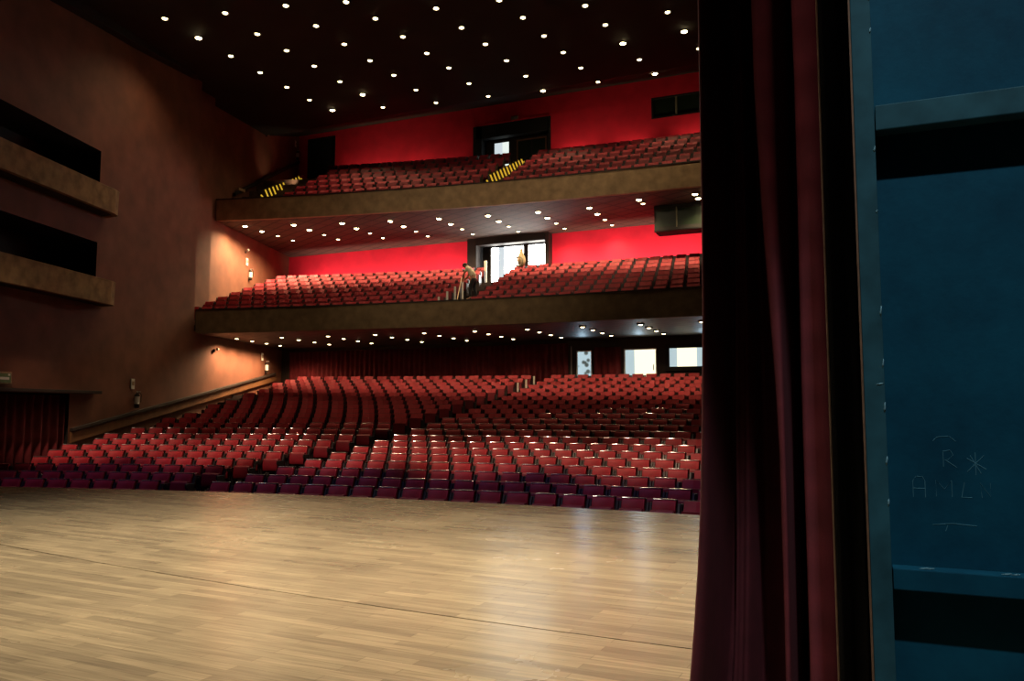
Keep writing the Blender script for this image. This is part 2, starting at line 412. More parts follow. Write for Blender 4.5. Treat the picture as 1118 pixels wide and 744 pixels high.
# ------------------------------------------------------------------ theatre boxes on the left wall
def side_box(z0, z1, label):
    root = empty('theatre_box', (wx(12), 12, z0), label, 'theatre box', 'boxes on the side wall')
    loc = Vector((wx(12), 12, z0))
    o = .75; ye = 18.6; m = MB(); secs = []
    for Y in (6, 10, 14, 18.3):
        secs.append((wx(Y)+o*1.0, Y))
    L = [Vector((x, y, 0)) for x, y in secs]+[Vector((wx(ye)+o-.06, ye-.03, 0)), Vector((wx(ye)+o-.2, ye+.06, 0)), Vector((wx(ye)+.02, ye+.08, 0))]
    inn = [Vector((wx(Y)+o-.16, Y, 0)) for Y in (6, 10, 14, 18.1)]+[Vector((wx(ye)+o-.2, ye-.12, 0)), Vector((wx(ye)+o-.26, ye-.09, 0)), Vector((wx(ye)+.02, ye-.08, 0))]
    ss = [[a+Vector((0, 0, z0))-loc, a+Vector((.03, 0, z1))-loc, c+Vector((0, 0, z1))-loc, c+Vector((0, 0, z0))-loc] for a, c in zip(L, inn)]
    m.sweep(ss); m.build('parapet', M['boxfascia'], root)
    m = MB()
    for a, c in zip(L, L[1:]):
        wa, wb = Vector((wx(a.y)+.02, a.y, z0+.02)), Vector((wx(c.y)+.02, c.y, z0+.02))
        m.hexa([Vector((a.x-.02, a.y, z0+.02))-loc, Vector((c.x-.02, c.y, z0+.02))-loc, wb-loc, wa-loc,
                Vector((a.x-.05, a.y, z0+.12))-loc, Vector((c.x-.05, c.y, z0+.12))-loc, wb+Vector((0, 0, .1))-loc, wa+Vector((0, 0, .1))-loc])
    m.build('box_floor', M['dark'], root)
    m = MB(); m.sweep([[a+Vector((.04, 0, z1))-loc, a+Vector((.04, 0, z1+.04))-loc, c+Vector((-.03, 0, z1+.04))-loc, c+Vector((-.03, 0, z1))-loc] for a, c in zip(L, inn)])
    m.build('cap_rail', M['boxfascia'], root)
side_box(7.86, 8.60, 'upper of two brown boxes jutting from the left wall below a black opening')
side_box(4.89, 5.61, 'lower of two brown boxes jutting from the left wall below a black opening')

# ------------------------------------------------------------------ theatre seats
def curved_slab(m, w, prof, nx, bow, th):
    """prof: list of (y, z) front profile bottom to top; slab of thickness th behind it, bowed in plan"""
    fr, bk = [], []
    for i in range(nx+1):
        t = -1+2*i/nx; x = t*w/2; d = -bow*t*t
        fr.append([Vector((x, y+d, z)) for y, z in prof]); bk.append([Vector((x, y+d+th, z)) for y, z in prof])
    secs = [f+b_[::-1] for f, b_ in zip(fr, bk)]
    m.sweep(secs)
SW = .58
def seat_parts(hi):
    nx = 6 if hi else 2
    parts = []
    m = MB(); pr = [(.045, .34), (.03, .55), (.055, .74), (.10, .83), (.135, .85)] if hi else [(.045, .34), (.035, .62), (.12, .85)]
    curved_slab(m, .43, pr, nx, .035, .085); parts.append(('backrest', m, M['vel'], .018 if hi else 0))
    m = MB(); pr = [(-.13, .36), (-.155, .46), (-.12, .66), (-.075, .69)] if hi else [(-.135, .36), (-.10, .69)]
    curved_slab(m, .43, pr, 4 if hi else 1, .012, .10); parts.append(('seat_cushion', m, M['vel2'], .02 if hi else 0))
    m = MB(); curved_slab(m, .455, [(.128, .30), (.118, .58), (.20, .845), (.20, .868), (.125, .868)][:5] if hi else [(.128, .3), (.20, .86)], nx, .035, .03); parts.append(('back_shell', m, M['side'], .006 if hi else 0))
    if hi:
        m = MB(); m.tube([(-.21+.42*i/6, .135-.035*(-1+i/3)**2, .860) for i in range(7)], .018, 8); parts.append(('top_trim', m, M['trim'], 0))
    return parts
def side_mesh(sx):
    m = MB(); x0 = sx*.262
    out = [(-.20, 0), (.10, 0), (.10, .06), (.03, .12), (.10, .56), (.20, .78), (.13, .80), (.05, .62), (-.24, .60), (-.24, .55), (-.16, .50), (-.12, .12), (-.20, .06)]
    secs = [[Vector((x0+dx, y, z)) for y, z in out] for dx in (-.022, .022)]
    m.sweep(secs); return m
def arm_mesh(sx):
    m = MB(); m.box((sx*.266, -.06, .622), (.040, .38, .04)); return m
PART_MESH = []
for nm, m, ma, bv in seat_parts(True): PART_MESH.append((nm, m.mesh(nm, ma, bv), None))
for sx in (-1, 1):
    PART_MESH.append(('side_panel', side_mesh(sx).mesh('side_panel', M['side'], .004, 1), arm_mesh(sx).mesh('armrest', M['arm'], .012, 2)))
for nm, me, ch in PART_MESH:
    if nm in ('backrest', 'seat_cushion'): me.polygons.foreach_set('use_smooth', [True]*len(me.polygons))

# row plans -> list of (X, Y, z, rz, key)
seats = []
def aisleL(Y): return -14.55+max(0, Y-16)*.118       # right edge of the left block
def aisleR(Y): return -13.35+max(0, Y-14)*.078
def rz_at(k, X, Xa): return math.atan(-2*k*(X-Xa))
for n in range(22):
    X = aisleL(oY(n, -14)) - SW/2; i = 0
    lim = lambda X: wx(oY(n, X))+.40+.145*max(0, n-5)
    while X > lim(X):
        if pxof(X, oY(n, X)) > -60: seats.append((X, oY(n, X), ztop[n]-SEAT_H, rz_at(kO, X, -5.5), ('o', n, 'L', i)))
        X -= SW; i += 1
    X = aisleR(oY(n, -13))+SW/2; i = 0
    while X < .5+.08*n and pxof(X, oY(n, X)) < 905:
        seats.append((X, oY(n, X), ztop[n]-SEAT_H, rz_at(kO, X, -5.5), ('o', n, 'R', i)))
        X += SW; i += 1
vis = [s for s in seats if 6 < pxof(s[0], s[1]) < 752]
vis.sort(key=lambda s: depth(s[0], s[1]))
solo = set(s[4] for s in vis[:300])
for s in seats:
    if s[4] not in solo: continue
    X, Y, z, rz, (_, n, side, i) = s
    tone = 'dark wine' if n < 3 else 'red'
    e = empty('theatre_chair', (X, Y, z), '%s theatre chair, %s row from stage, %s chair %s of the aisle' % (tone, ORD[n], ORD[i], 'left' if side == 'L' else 'right'),
              'theatre chair', 'orchestra chairs nearest the stage', rz)
    for nm, me, ch in PART_MESH:
        o = link(nm, me, e)
        if ch: link('armrest', ch, o)
rest = [s for s in seats if s[4] not in solo]
# balcony seats
def b1L(Y): return -14.5-.19*(Y-27)
def b1R(Y): return -13.25-.17*(Y-27)
for n in range(R1):
    fn = lambda X: A1(X)+.78+P1*n
    z = Z1+RISE1*n
    X = b1L(fn(-15))-SW/2
    while X > wx(fn(X), REC)+.45+.07*n:
        rest.append((X, fn(X), z, rz_at(.0063, X, -7.6), 0)); X -= SW
    X = b1R(fn(-14))+SW/2
    while X < -1.0:
        rest.append((X, fn(X), z, rz_at(.0063, X, -7.6), 0)); X += SW
def b2c(Y): return -14.6
for n in range(R2):
    fn = lambda X: A2(X)+.72+P2*n
    z = Z2+RISE2*n
    X = b2c(fn(-16))-.65-SW/2
    while X > wx(fn(X), REC)+2.3+.24*n:
        if not (fn(X) > BW2-.3): rest.append((X, fn(X), z, rz_at(.0059, X, -4.7), 0))
        X -= SW
    X = b2c(fn(-16))+.65+SW/2
    while X < -1.0:
        rest.append((X, fn(X), z, rz_at(.0059, X, -4.7), 0)); X += SW
low = seat_parts(False)
mb = MB()
LOWM = [M['vel'], M['vel2'], M['side'], M['side']]
templ = [(m.v, m.f, j) for j, (nm, m, ma, bv) in enumerate(low)]
sm = MB()
for sx in (-1, 1):
    sm.box((sx*.262, -.05, .31), (.044, .30, .62)); sm.box((sx*.262, .10, .70), (.044, .10, .20))
templ.append((sm.v, sm.f, 3))
for X, Y, z, rz, _ in rest:
    c, s_ = math.cos(rz), math.sin(rz)
    for v, f, j in templ:
        mb.m = j
        mb.add([(X+c*p[0]-s_*p[1], Y+s_*p[0]+c*p[1], z+p[2]) for p in v], f)
o = mb.build('theatre_chairs', LOWM); o['kind'] = 'stuff'
tag(o, 'red theatre chairs filling the rear orchestra rows and both balconies', 'theatre chairs', 'theatre chairs farther back')

# aisle row-end posts
def post(X, Y, z, h, label, w=.07):
    e = empty('row_end_post', (X, Y, z), label, 'post', 'pale posts at the row ends')
    m = MB(); m.box((0, 0, h/2), (w, .05, h)); m.build('post_panel', M['white'], e, .008)
    m = MB(); m.box((0, 0, .012), (w+.05, .12, .024)); m.build('foot_plate', M['steel'], e, .004)
for i, n in enumerate((0, 1, 2, 3)):
    Y = A1(-15)+.78+P1*n; X = b1L(Y)+.12
    post(X, Y-.18, Z1+RISE1*n, .86, 'white row-end post on the lower balcony aisle, %s from the parapet' % ORD[i])
Y = A1(-16)+.78+P1*7
post(b1L(Y)-.05, Y, Z1+RISE1*7, 1.15, 'tall white post at the top of the lower balcony aisle beside the portal', .14)
for i, n in enumerate((19, 20, 21)):
    Y = oY(n, -12.5); X = aisleL(Y)+.10
    post(X, Y-.15, ztop[n]-SEAT_H, .80, 'grey-white row-end post on the orchestra aisle, %s from the rear drape' % ORD[2-i])

# ------------------------------------------------------------------ lamps
ring_me = (lambda m: (m.lathe([(.15, 0), (.15, -.025), (.115, -.04), (.105, -.01), (.105, 0)], 16), m.mesh('trim_ring', M['ring']))[1])(MB())
def bulb_mesh(r, ma, name):
    m = MB(); m.smooth = True; m.lathe([(r*math.sin(a), -.015-r*.55*math.cos(a)) for a in (R(90), R(65), R(40), R(18), R(3))], 14); return m.mesh(name, ma)
bulb_n = bulb_mesh(.085, M['bulb'], 'bulb'); bulb_s = bulb_mesh(.12, M['bulbs'], 'bulb')
spot_data = {}
def spot(key, power, size, blend, col, rad=.06):
    d = bpy.data.lights.new(key, 'SPOT'); d.energy = power; d.spot_size = R(size); d.spot_blend = blend; d.color = col; d.shadow_soft_size = rad
    spot_data[key] = d
WARM = (1.0, .72, .40)
spot('hall_lamp', 100, 82, .9, WARM); spot('hall_lamp_strong', 260, 140, .9, WARM)
spot('soffit_lamp_side', 620, 160, .9, (1.0, .62, .32)); spot('gallery_soffit_lamp_side', 950, 160, .9, (1.0, .68, .36)); spot('soffit_lamp', 115, 120, .9, (1.0, .66, .36)); spot('gallery_soffit_lamp', 230, 130, .9, (1.0, .70, .38)); spot('gallery_soffit_lamp_strong', 330, 135, .9, (1.0, .70, .38))
def downlight(X, Y, z, label, group, key, strong=False, tilt=0):
    e = empty('downlight', (X, Y, z), label, 'downlight', group)
    link('trim_ring', ring_me, e); link('bulb', bulb_s if strong else bulb_n, e)
    l = bpy.data.objects.new('lamp', spot_data[key]); C.objects.link(l); l.parent = e; l.location = (0, 0, -.14); l.rotation_euler = (R(tilt), 0, 0)
# hall ceiling
cols = [(-17.9-1.5, 7), (-17.5, 7)]
k = 0
HALL = []
for ci in range(8):
    HALL.append(ci)
CEIL = [(-20.55, 18.93, 0, 6, False),
 (-20.87, 20.74, 0, 5, True),
 (-21.22, 22.71, 0, 4, False),
 (-21.57, 24.75, 0, 3, False),
 (-21.9, 26.81, 0, 2, False),
 (-22.25, 28.83, 0, 1, False),
 (-22.35, 30.71, 0, 0, True),
 (-18.53, 19.52, 1, 6, False),
 (-18.88, 21.46, 1, 5, False),
 (-19.06, 23.27, 1, 4, False),
 (-19.25, 25.19, 1, 3, False),
 (-19.54, 27.33, 1, 2, False),
 (-19.74, 29.35, 1, 1, True),
 (-20.08, 31.56, 1, 0, False),
 (-16.45, 19.99, 2, 6, False),
 (-16.65, 21.84, 2, 5, False),
 (-16.83, 23.77, 2, 4, False),
 (-17.0, 25.75, 2, 3, False),
 (-17.14, 27.75, 2, 2, False),
 (-17.37, 29.98, 2, 1, False),
 (-17.56, 32.2, 2, 0, False),
 (-14.6, 20.68, 3, 6, False),
 (-14.52, 22.28, 3, 5, False),
 (-14.58, 24.19, 3, 4, False),
 (-14.67, 26.13, 3, 3, False),
 (-14.73, 28.08, 3, 2, False),
 (-14.93, 30.36, 3, 1, False),
 (-15.01, 32.54, 3, 0, False),
 (-12.45, 20.9, 4, 6, False),
 (-12.31, 22.52, 4, 5, False),
 (-12.33, 24.45, 4, 4, False),
 (-12.28, 26.36, 4, 3, False),
 (-12.32, 28.46, 4, 2, False),
 (-12.39, 30.69, 4, 1, False),
 (-12.52, 33.14, 4, 0, True),
 (-10.19, 22.93, 5, 5, False),
 (-10.06, 24.67, 5, 4, False),
 (-10.03, 26.66, 5, 3, False),
 (-9.99, 28.7, 5, 2, False),
 (-9.97, 30.86, 5, 1, False),
 (-9.98, 33.39, 5, 0, False),
 (-8.03, 22.92, 6, 5, False),
 (-7.82, 24.74, 6, 4, False),
 (-7.7, 26.74, 6, 3, False),
 (-7.63, 28.89, 6, 2, True),
 (-7.53, 31.1, 6, 1, False),
 (-7.54, 33.99, 6, 0, True),
 (-5.62, 24.7, 7, 4, False),
 (-5.44, 26.68, 7, 3, False),
 (-5.27, 28.81, 7, 2, True),
 (-5.11, 31.02, 7, 1, False),
 (-5.0, 33.81, 7, 0, False)]
for X, Y, ci, ri, st in CEIL:
    downlight(X, Y, cz(Y)-.005, '%sdownlight in dark ceiling, %s line from left wall, %s from the rear' % ('dazzling ' if st else '', ORD[ci], ORD[ri]),
              'downlights in the hall ceiling', 'hall_lamp_strong' if st else 'hall_lamp', st)
# lower soffit: 10 columns x 4
for ci in range(10):
    X0 = -24.4+ci*2.19
    for ri in range(4):
        X = X0-(.27*ri if ci == 0 else .12*ri if ci < 3 else 0)
        Y = 28.05-.0045*(X0+9)**2+(1.38, 1.3, 1.22, 0)[0]*ri*.93
        downlight(X, Y, S1Z-.005, 'small downlight under lower balcony, %s line from left wall, %s from front' % (ORD[ci], ORD[ri]), 'downlights under the lower balcony', 'soffit_lamp' if ci else 'soffit_lamp_side')
for ci in range(10):
    X0 = -26.0+ci*2.28
    for ri in range(4):
        if ci >= 8 and ri > 1: continue
        X = X0; Y = 32.25-.0079*(X0+6)**2+1.17*ri*(1.0 if ci < 8 else .6)
        if ci >= 8: Y -= .6
        st = ri == 0 or (ri == 1 and ci not in (8,))
        downlight(X, Y, S2Z-.005, 'downlight under upper balcony, %s line from left wall, %s from front' % (ORD[ci], ORD[ri]), 'downlights under the upper balcony',
                  'gallery_soffit_lamp_side' if ci == 0 else 'gallery_soffit_lamp_strong' if st else 'gallery_soffit_lamp', st)

# ------------------------------------------------------------------ doors, windows, booths
def framed(name, x0, x1, z0, z1, Y, frame_m, w=.07, d=.10):
    m = MB(); xc, zc = (x0+x1)/2, (z0+z1)/2
    m.box((x0+w/2, Y, zc), (w, d, z1-z0)); m.box((x1-w/2, Y, zc), (w, d, z1-z0)); m.box((xc, Y, z1-w/2), (x1-x0-2*w, d, w)); m.box((xc, Y, z0+w/2), (x1-x0-2*w, d, w))
    return struct(m.build(name, frame_m))
def pane(parent, x0, x1, z0, z1, Y, ma, name='glass_pane'):
    m = MB(); m.box(((x0+x1)/2, Y, (z0+z1)/2), (x1-x0, .02, z1-z0)); return m.build(name, ma, parent)
d = framed('door_1', *D1, BW0+.06, M['white'], .05); pane(d, D1[0]+.05, D1[1]-.05, D1[2]+.05, D1[3]-.05, BW0+.10, M['figure'])
m = MB(); m.box((D1[0]-.22, BW0-.02, 3.15), (.05, .05, 2.3)); struct(m.build('trim_1', M['steel']))
d = framed('door_2', *D2, BW0+.06, M['white'], .05); pane(d, D2[0]+.05, D2[0]+.45, 2.05, D2[3]-.05, BW0+.11, M['cool'], 'side_light'); pane(d, D2[0]+.45, D2[1]-.05, 2.05, D2[3]-.05, BW0+.10, M['warmday'])
m = MB(); m.tube([(D2[1]-.13, BW0-.02, 3.18), (D2[1]-.13, BW0-.06, 3.18), (D2[1]-.13, BW0-.06, 3.40), (D2[1]-.13, BW0-.02, 3.40)], .02); m.build('door_handle', M['steel'], d)
d = framed('window_1', W1[0]-.16, W1[1]+.16, W1[2]-.14, W1[3]+.14, BW0-.03, M['black'], .16, .12); pane(d, W1[0], W1[0]+.32, W1[2], W1[3], BW0+.04, M['cool'], 'side_pane'); pane(d, W1[0]+.32, -5.85, W1[2], W1[3], BW0+.03, M['warmday']); pane(d, -5.85, W1[1], W1[2], W1[3], BW0+.04, M['cool'])
# lower balcony portal: dark lining, glazed daylit doors
m = MB()
m.box((PX0-.02, BW1-.25, 8.65), (.50, .5, 2.95)); m.box((PX1+.04, BW1-.25, 8.65), (.20, .5, 2.95)); m.box(((PX0+PX1)/2+.05, BW1-.25, 9.95), (PX1-PX0-.3, .48, .36))
struct(m.build('trim_2', M['dark']))
PZ0, PZ1 = 7.3, 9.80
d = framed('door_3', PX0+.25, PX1, PZ0, PZ1, BW1+.3, M['black'], .06)
xm1 = -14.80
pane(d, PX0+.72, PX0+1.10, PZ0+.06, PZ1-.06, BW1+.35, M['day']); pane(d, PX0+1.10, PX0+1.42, PZ0+.06, PZ1-.06, BW1+.35, M['dayg'], 'grey_pane')
pane(d, PX0+1.42, xm1-.12, PZ0+.06, PZ1-.06, BW1+.35, M['day']); pane(d, xm1+.12, PX1-.06, PZ0+.06, PZ1-.06, BW1+.35, M['day'])
m = MB(); m.box((xm1, BW1+.30, (PZ0+PZ1)/2), (.24, .12, PZ1-PZ0)); m.build('mullion', M['dark'], d)
m = MB(); m.box((PX0+.48, BW1+.30, (PZ0+PZ1)/2), (.46, .12, PZ1-PZ0)); m.build('side_panel', M['dark'], d)
# upper balcony portal
m = MB()
m.box(((QX0+QX1)/2, BW2+.7, 15), (QX1-QX0, .04, 3.1)); struct(m.build('trim_3', M['dark']))
m = MB(); m.box((QX0+.22, BW2+.2, 15.0), (.50, .5, 3.1)); m.box((QX1-.04, BW2+.2, 15.0), (.12, .5, 3.1)); m.box(((QX0+QX1)/2, BW2+.15, 16.2), (QX1-QX0-.3, .4, .7)); struct(m.build('trim_4', M['black']))
d = framed('window_2', -17.24, -16.30, 14.12, 15.78, BW2+.62, M['black'], .04); pane(d, -17.2, -16.74, 14.16, 15.74, BW2+.64, M['dayg'], 'grey_pane'); pane(d, -16.74, -16.34, 14.16, 15.74, BW2+.64, emis('soft_lit_glass', (.82, .92, .86), 1.0, True))
d = framed('door_4', -15.9, -14.2, 13.6, 15.75, BW2+.62, M['wood'], .08); pane(d, -15.82, -15.1, 13.68, 15.67, BW2+.63, M['glassdk'], 'door_leaf'); pane(d, -15.0, -14.28, 13.68, 15.67, BW2+.63, M['glassdk'], 'door_leaf')
e = empty('exit_sign', (-15.75, BW2-.05, 16.72), 'small dim plate over the dark upper balcony portal', 'sign'); m = MB(); m.box((0, 0, 0), (.40, .06, .20)); m.build('sign_box', M['rope'], e, .01); m = MB(); m.box((0, -.035, 0), (.34, .012, .12)); m.build('sign_face', M['steel'], e)
d = framed('door_5', BDX[0], BDX[1], BDX[2], BDX[3], BW2+.05, M['black'], .09); pane(d, BDX[0]+.09, BDX[1]-.09, BDX[2]+.09, BDX[3]-.09, BW2+.06, M['black'], 'door_leaf')
m = MB(); m.lathe([(.0, 0), (.05, .01), (.05, .04), (0, .05)], 10, (BDX[1]-.5, BW2-.03, 15.3)); m.build('door_handle', M['rope'], d)
d = framed('window_3', W2[0], W2[1], W2[2], W2[3], BW2+.05, M['black'], .08); pane(d, W2[0]+.08, W2[1]-.08, W2[2]+.08, W2[3]-.08, BW2+.08, M['glassdk'])
m = MB(); m.box((W2[0]+1.2, BW2+.06, (W2[2]+W2[3])/2), (.08, .10, W2[3]-W2[2]-.1)); m.build('mullion', M['hose'], d)
# projection booth hanging under the upper balcony
BX0, BX1, BYF, BZ0 = -7.45, 3.0, 33.0, 9.02
e = empty('projection_booth', (BX0, BYF, BZ0), 'black glazed booth hanging under the upper balcony above the red wall', 'booth')
m = MB(); m.box(((BX1-BX0)/2, .50, .03), (BX1-BX0, .96, .06)); m.box((.04, .50, .56), (.08, .96, 1.06)); m.box(((BX1-BX0)/2, .96, .56), (BX1-BX0, .06, 1.06)); m.box(((BX1-BX0)/2, .04, 1.02), (BX1-BX0, .08, .16)); m.box(((BX1-BX0)/2, .04, .12), (BX1-BX0, .08, .16)); m.build('booth_shell', M['black'], e)
m = MB(); m.box(((BX1-BX0)/2, .05, .57), (BX1-BX0-.1, .03, .86)); m.build('glass_pane', M['glassdk'], e)
for xx in (.95, 2.4):
    m = MB(); m.box((xx, .02, .57), (.05, .05, .86)); m.build('mullion', M['hose'], e)

# ------------------------------------------------------------------ drapes
def pleats(m, p0, p1, z0, z1, amp, wave, th=.02, nz=1, jit=.3):
    p0, p1 = Vector((*p0, 0)), Vector((*p1, 0)); d = p1-p0; L = d.length; u = d/L; nrm = Vector((-u.y, u.x, 0))
    N = int(L/wave*8); ph = 0; fr = []
    for i in range(N+1):
        t = L*i/N; ph += 2*math.pi/8*(1+jit*math.sin(i*.37)*.5)
        fr.append(p0+u*t+nrm*(amp*math.sin(ph)))
    secs = [[f+Vector((0, 0, z0)), f+nrm*th+Vector((0, 0, z0)), f+nrm*th+Vector((0, 0, z1)), f+Vector((0, 0, z1))] for f in fr]
    m.smooth = True; m.sweep(secs)
def drape(name, p0, p1, z0, z1, label, cat, ma, amp=.06, wave=.28):
    m = MB(); pleats(m, p0, p1, z0, z1, amp, wave); o = m.build(name, ma); return tag(o, label, cat)
drape('rear_drape', (-26.6, BW0-.14), (-11.45, BW0-.14), 2.05, 4.42, 'long dark red drape along the back wall behind the left seating block', 'drape', M['drape'])
drape('rear_drape', (-10.25, BW0-.14), (-9.05, BW0-.14), 2.05, 4.2, 'short dark red drape hanging between the patterned door and the bright doorway', 'drape', M['drape'])
o = drape('doorway_curtain', (wx(12.0)-.22, 12.0), (wx(17.33)-.22, 17.33), -1.25, 1.98, 'dark maroon curtain closing the side doorway in the left wall', 'curtain', M['drape'], .07, .36)
# canopy ledge over that doorway
m = MB()
a, c = 9.0, 18.55
m.hexa([(wx(a)+.02, a, 2.03), (wx(a)+.34, a, 2.03), (wx(c)+.34, c, 2.03), (wx(c)+.02, c, 2.03), (wx(a)+.02, a, 2.13), (wx(a)+.34, a, 2.13), (wx(c)+.34, c, 2.13), (wx(c)+.02, c, 2.13)])
tag(m.build('door_canopy', M['dark'], None, .01), 'dark ledge over the curtained doorway on the left wall', 'ledge')

# ------------------------------------------------------------------ sloping rails on the left wall
def sloped(name, Y0, Y1, zlo, zhi, h, o0, o1, off=0):
    m = MB(); X = lambda Y: wx(Y, off)
    m.hexa([(X(Y0)+o0, Y0, zlo), (X(Y0)+o1, Y0, zlo), (X(Y1)+o1, Y1, zhi), (X(Y1)+o0, Y1, zhi), (X(Y0)+o0, Y0, zlo+h), (X(Y0)+o1, Y0, zlo+h), (X(Y1)+o1, Y1, zhi+h), (X(Y1)+o0, Y1, zhi+h)])
    return m
e = empty('wall_rail', (wx(25), 25, 2), 'long sloping brown dado with a dark handrail beside the orchestra seats', 'handrail')
def rel(m, e): m.v = [tuple(Vector(v)-e.location) for v in m.v]; return m
rel(sloped('d', 17.42, 32.6, .50, 2.95, .33, .02, .10), e).build('dado_board', M['wood'], e, .01)
rel(sloped('d', 17.42, 32.4, .86, 3.24, .10, .02, .17), e).build('handrail', M['dark'], e, .01)
e = empty('wall_rail', (wx(32, REC), 32, 13), 'short black sloping handrail on the left wall beside the upper balcony', 'handrail')
rel(sloped('d', 29.4, 37.2, 11.75, 15.85, .18, .10, .22, REC), e).build('handrail', M['black'], e, .01)
for Y in (30.2, 33, 36):
    z = 11.75+(Y-29.4)*4.1/7.8
    m = MB(); m.box((wx(Y, REC)+.07, Y, z+.05), (.12, .06, .06)); rel(m, e).build('bracket', M['steel'], e)
m = MB(); m.box((wx(29.9, REC)+.25, 29.9, 12.16), (.08, .45, .14)); rel(m, e).build('end_cap', M['rope'], e, .01)

# wall fixtures --------------------------------------------------------------
def fixture(Y, z, Ye, ze, off, where):
    e = empty('wall_plate', (wx(Y, off)+.02, Y, z), 'small pale wall plate on the left wall %s' % where, 'wall plate', None, math.atan(.31))
    m = MB(); m.box((.015, 0, 0), (.03, .20, .36)); m.build('plate', M['white'], e, .008)
    m = MB(); m.box((.034, 0, .02), (.012, .12, .14)); m.build('plate_inset', M['rope'], e)
    Y, z = Ye, ze
    e = empty('fire_extinguisher', (wx(Y, off)+.10, Y, z), 'dark wall-hung fire extinguisher with a white label %s' % where, 'fire extinguisher', None, math.atan(.31))
    m = MB(); m.smooth = True; m.lathe([(.07, -.30), (.085, -.28), (.085, .14), (.06, .20), (.025, .23)], 14); m.build('cylinder', M['dark'], e)
    m = MB(); m.lathe([(.03, .23), (.03, .28), (.012, .29)], 10); m.box((.05, 0, .27), (.14, .03, .025)); m.build('valve', M['steel'], e)
    m = MB(); m.lathe([(.087, -.16), (.087, .10)], 14); m.build('white_label', M['white'], e)
    m = MB(); m.tube([(.03, .03, .26), (.12, .06, .18), (.12, .05, -.10)], .012, 6); m.build('hose', M['black'], e)
fixture(20.54, 2.42, 20.75, 1.88, 0, 'over the sloping dado')
fixture(31.0, 4.06, 31.4, 3.58, 0, 'near the rear drape under the lower balcony')
fixture(31.1, 8.86, 31.4, 8.28, REC, 'above the lower balcony seats')
fixture(36.9, 16.95, 37.1, 16.36, REC, 'beside the dark upper balcony door')
e = empty('wall_lamp', (wx(26.2)+.02, 26.2, 4.0), 'tiny white-tipped lamp on the orange-lit wall under the lower balcony', 'wall lamp', None, math.atan(.31))
m = MB(); m.box((.03, 0, 0), (.06, .10, .14)); m.build('lamp_base', M['dark'], e, .01); m = MB(); m.smooth = True; m.lathe([(.0, .10), (.06, .07), (.07, .02), (.04, -.03), (0, -.04)], 10, (.14, .06, .04)); m.build('lamp_head', M['white'], e)
e = empty('wall_lamp', (wx(30.9, REC)+.02, 30.9, 9.35), 'tiny cream wall lamp above the plate over the lower balcony seats', 'wall lamp', None, math.atan(.31))
m = MB(); m.box((.03, 0, -.04), (.06, .08, .10)); m.build('lamp_base', M['dark'], e, .01); m = MB(); m.smooth = True; m.lathe([(.0, .09), (.06, .06), (.06, 0), (0, -.03)], 10, (.13, .05, .05)); m.build('lamp_head', M['white'], e)
e = empty('wall_lamp', (wx(32.9, REC)+.02, 32.9, 16.0), 'tiny dark lamp high on the left wall beside the upper balcony', 'wall lamp', None, math.atan(.31))
m = MB(); m.box((.03, 0, 0), (.06, .10, .12)); m.build('lamp_base', M['dark'], e, .01); m = MB(); m.smooth = True; m.lathe([(.0, .07), (.05, .05), (.05, 0), (0, -.03)], 10, (.13, .05, .03)); m.build('lamp_head', M['rope'], e)
# exit sign over the side doorway
e = empty('exit_sign', (wx(14.55)+.12, 14.55, 2.40), 'small green and white exit sign above the ledge of the side doorway', 'sign', None, math.atan(.31))
m = MB(); m.box((0, 0, 0), (.05, .62, .34)); m.build('sign_box', M['rope'], e, .015)
m = MB(); m.box((.029, 0, 0), (.012, .52, .25)); m.build('sign_face', M['green'], e)
m = MB(); m.box((.037, .02, -.01), (.008, .34, .07)); m.box((.037, .18, .09), (.008, .08, .05)); m.build('sign_lettering', M['white'], e)
m = MB(); m.box((0, -.40, 0), (.03, .18, .12)); m.build('sign_bracket', M['white'], e)

# ------------------------------------------------------------------ yellow barred rails on the upper balcony aisles
def barred(p0, p1, n, label, slant):
    p0, p1 = Vector(p0), Vector(p1); e = empty('aisle_railing', p0, label, 'railing', 'yellow barred railings on the upper balcony')
    d = p1-p0
    m = MB(); m.tube([(0, 0, .05), d+Vector((0, 0, .05))], .015, 6); m.build('lower_rail', M['black'], e)
    m = MB(); m.tube([(0, 0, .47), d+Vector((0, 0, .47))], .015, 6); m.build('upper_rail', M['black'], e)
    for i in range(n):
        q = d*((i+.5)/n); m = MB(); h = .40 if 0 < i < n-1 else .2
        m.tube([q+Vector((slant, 0, .05)), q+Vector((-slant, 0, .05+h))], .036, 8); m.build('bar', M['yellow'], e)
Y0r = A2(-25)+.9
barred((-25.3, 29.3, 11.30), (-28.36, 36.4, 14.42), 13, 'yellow slanted bars railing by the left wall of the upper balcony', .10)
barred((-14.6, 31.5, 11.38), (-14.64, 36.4, 13.75), 13, 'yellow slanted bars railing in the middle aisle of the upper balcony', .08)

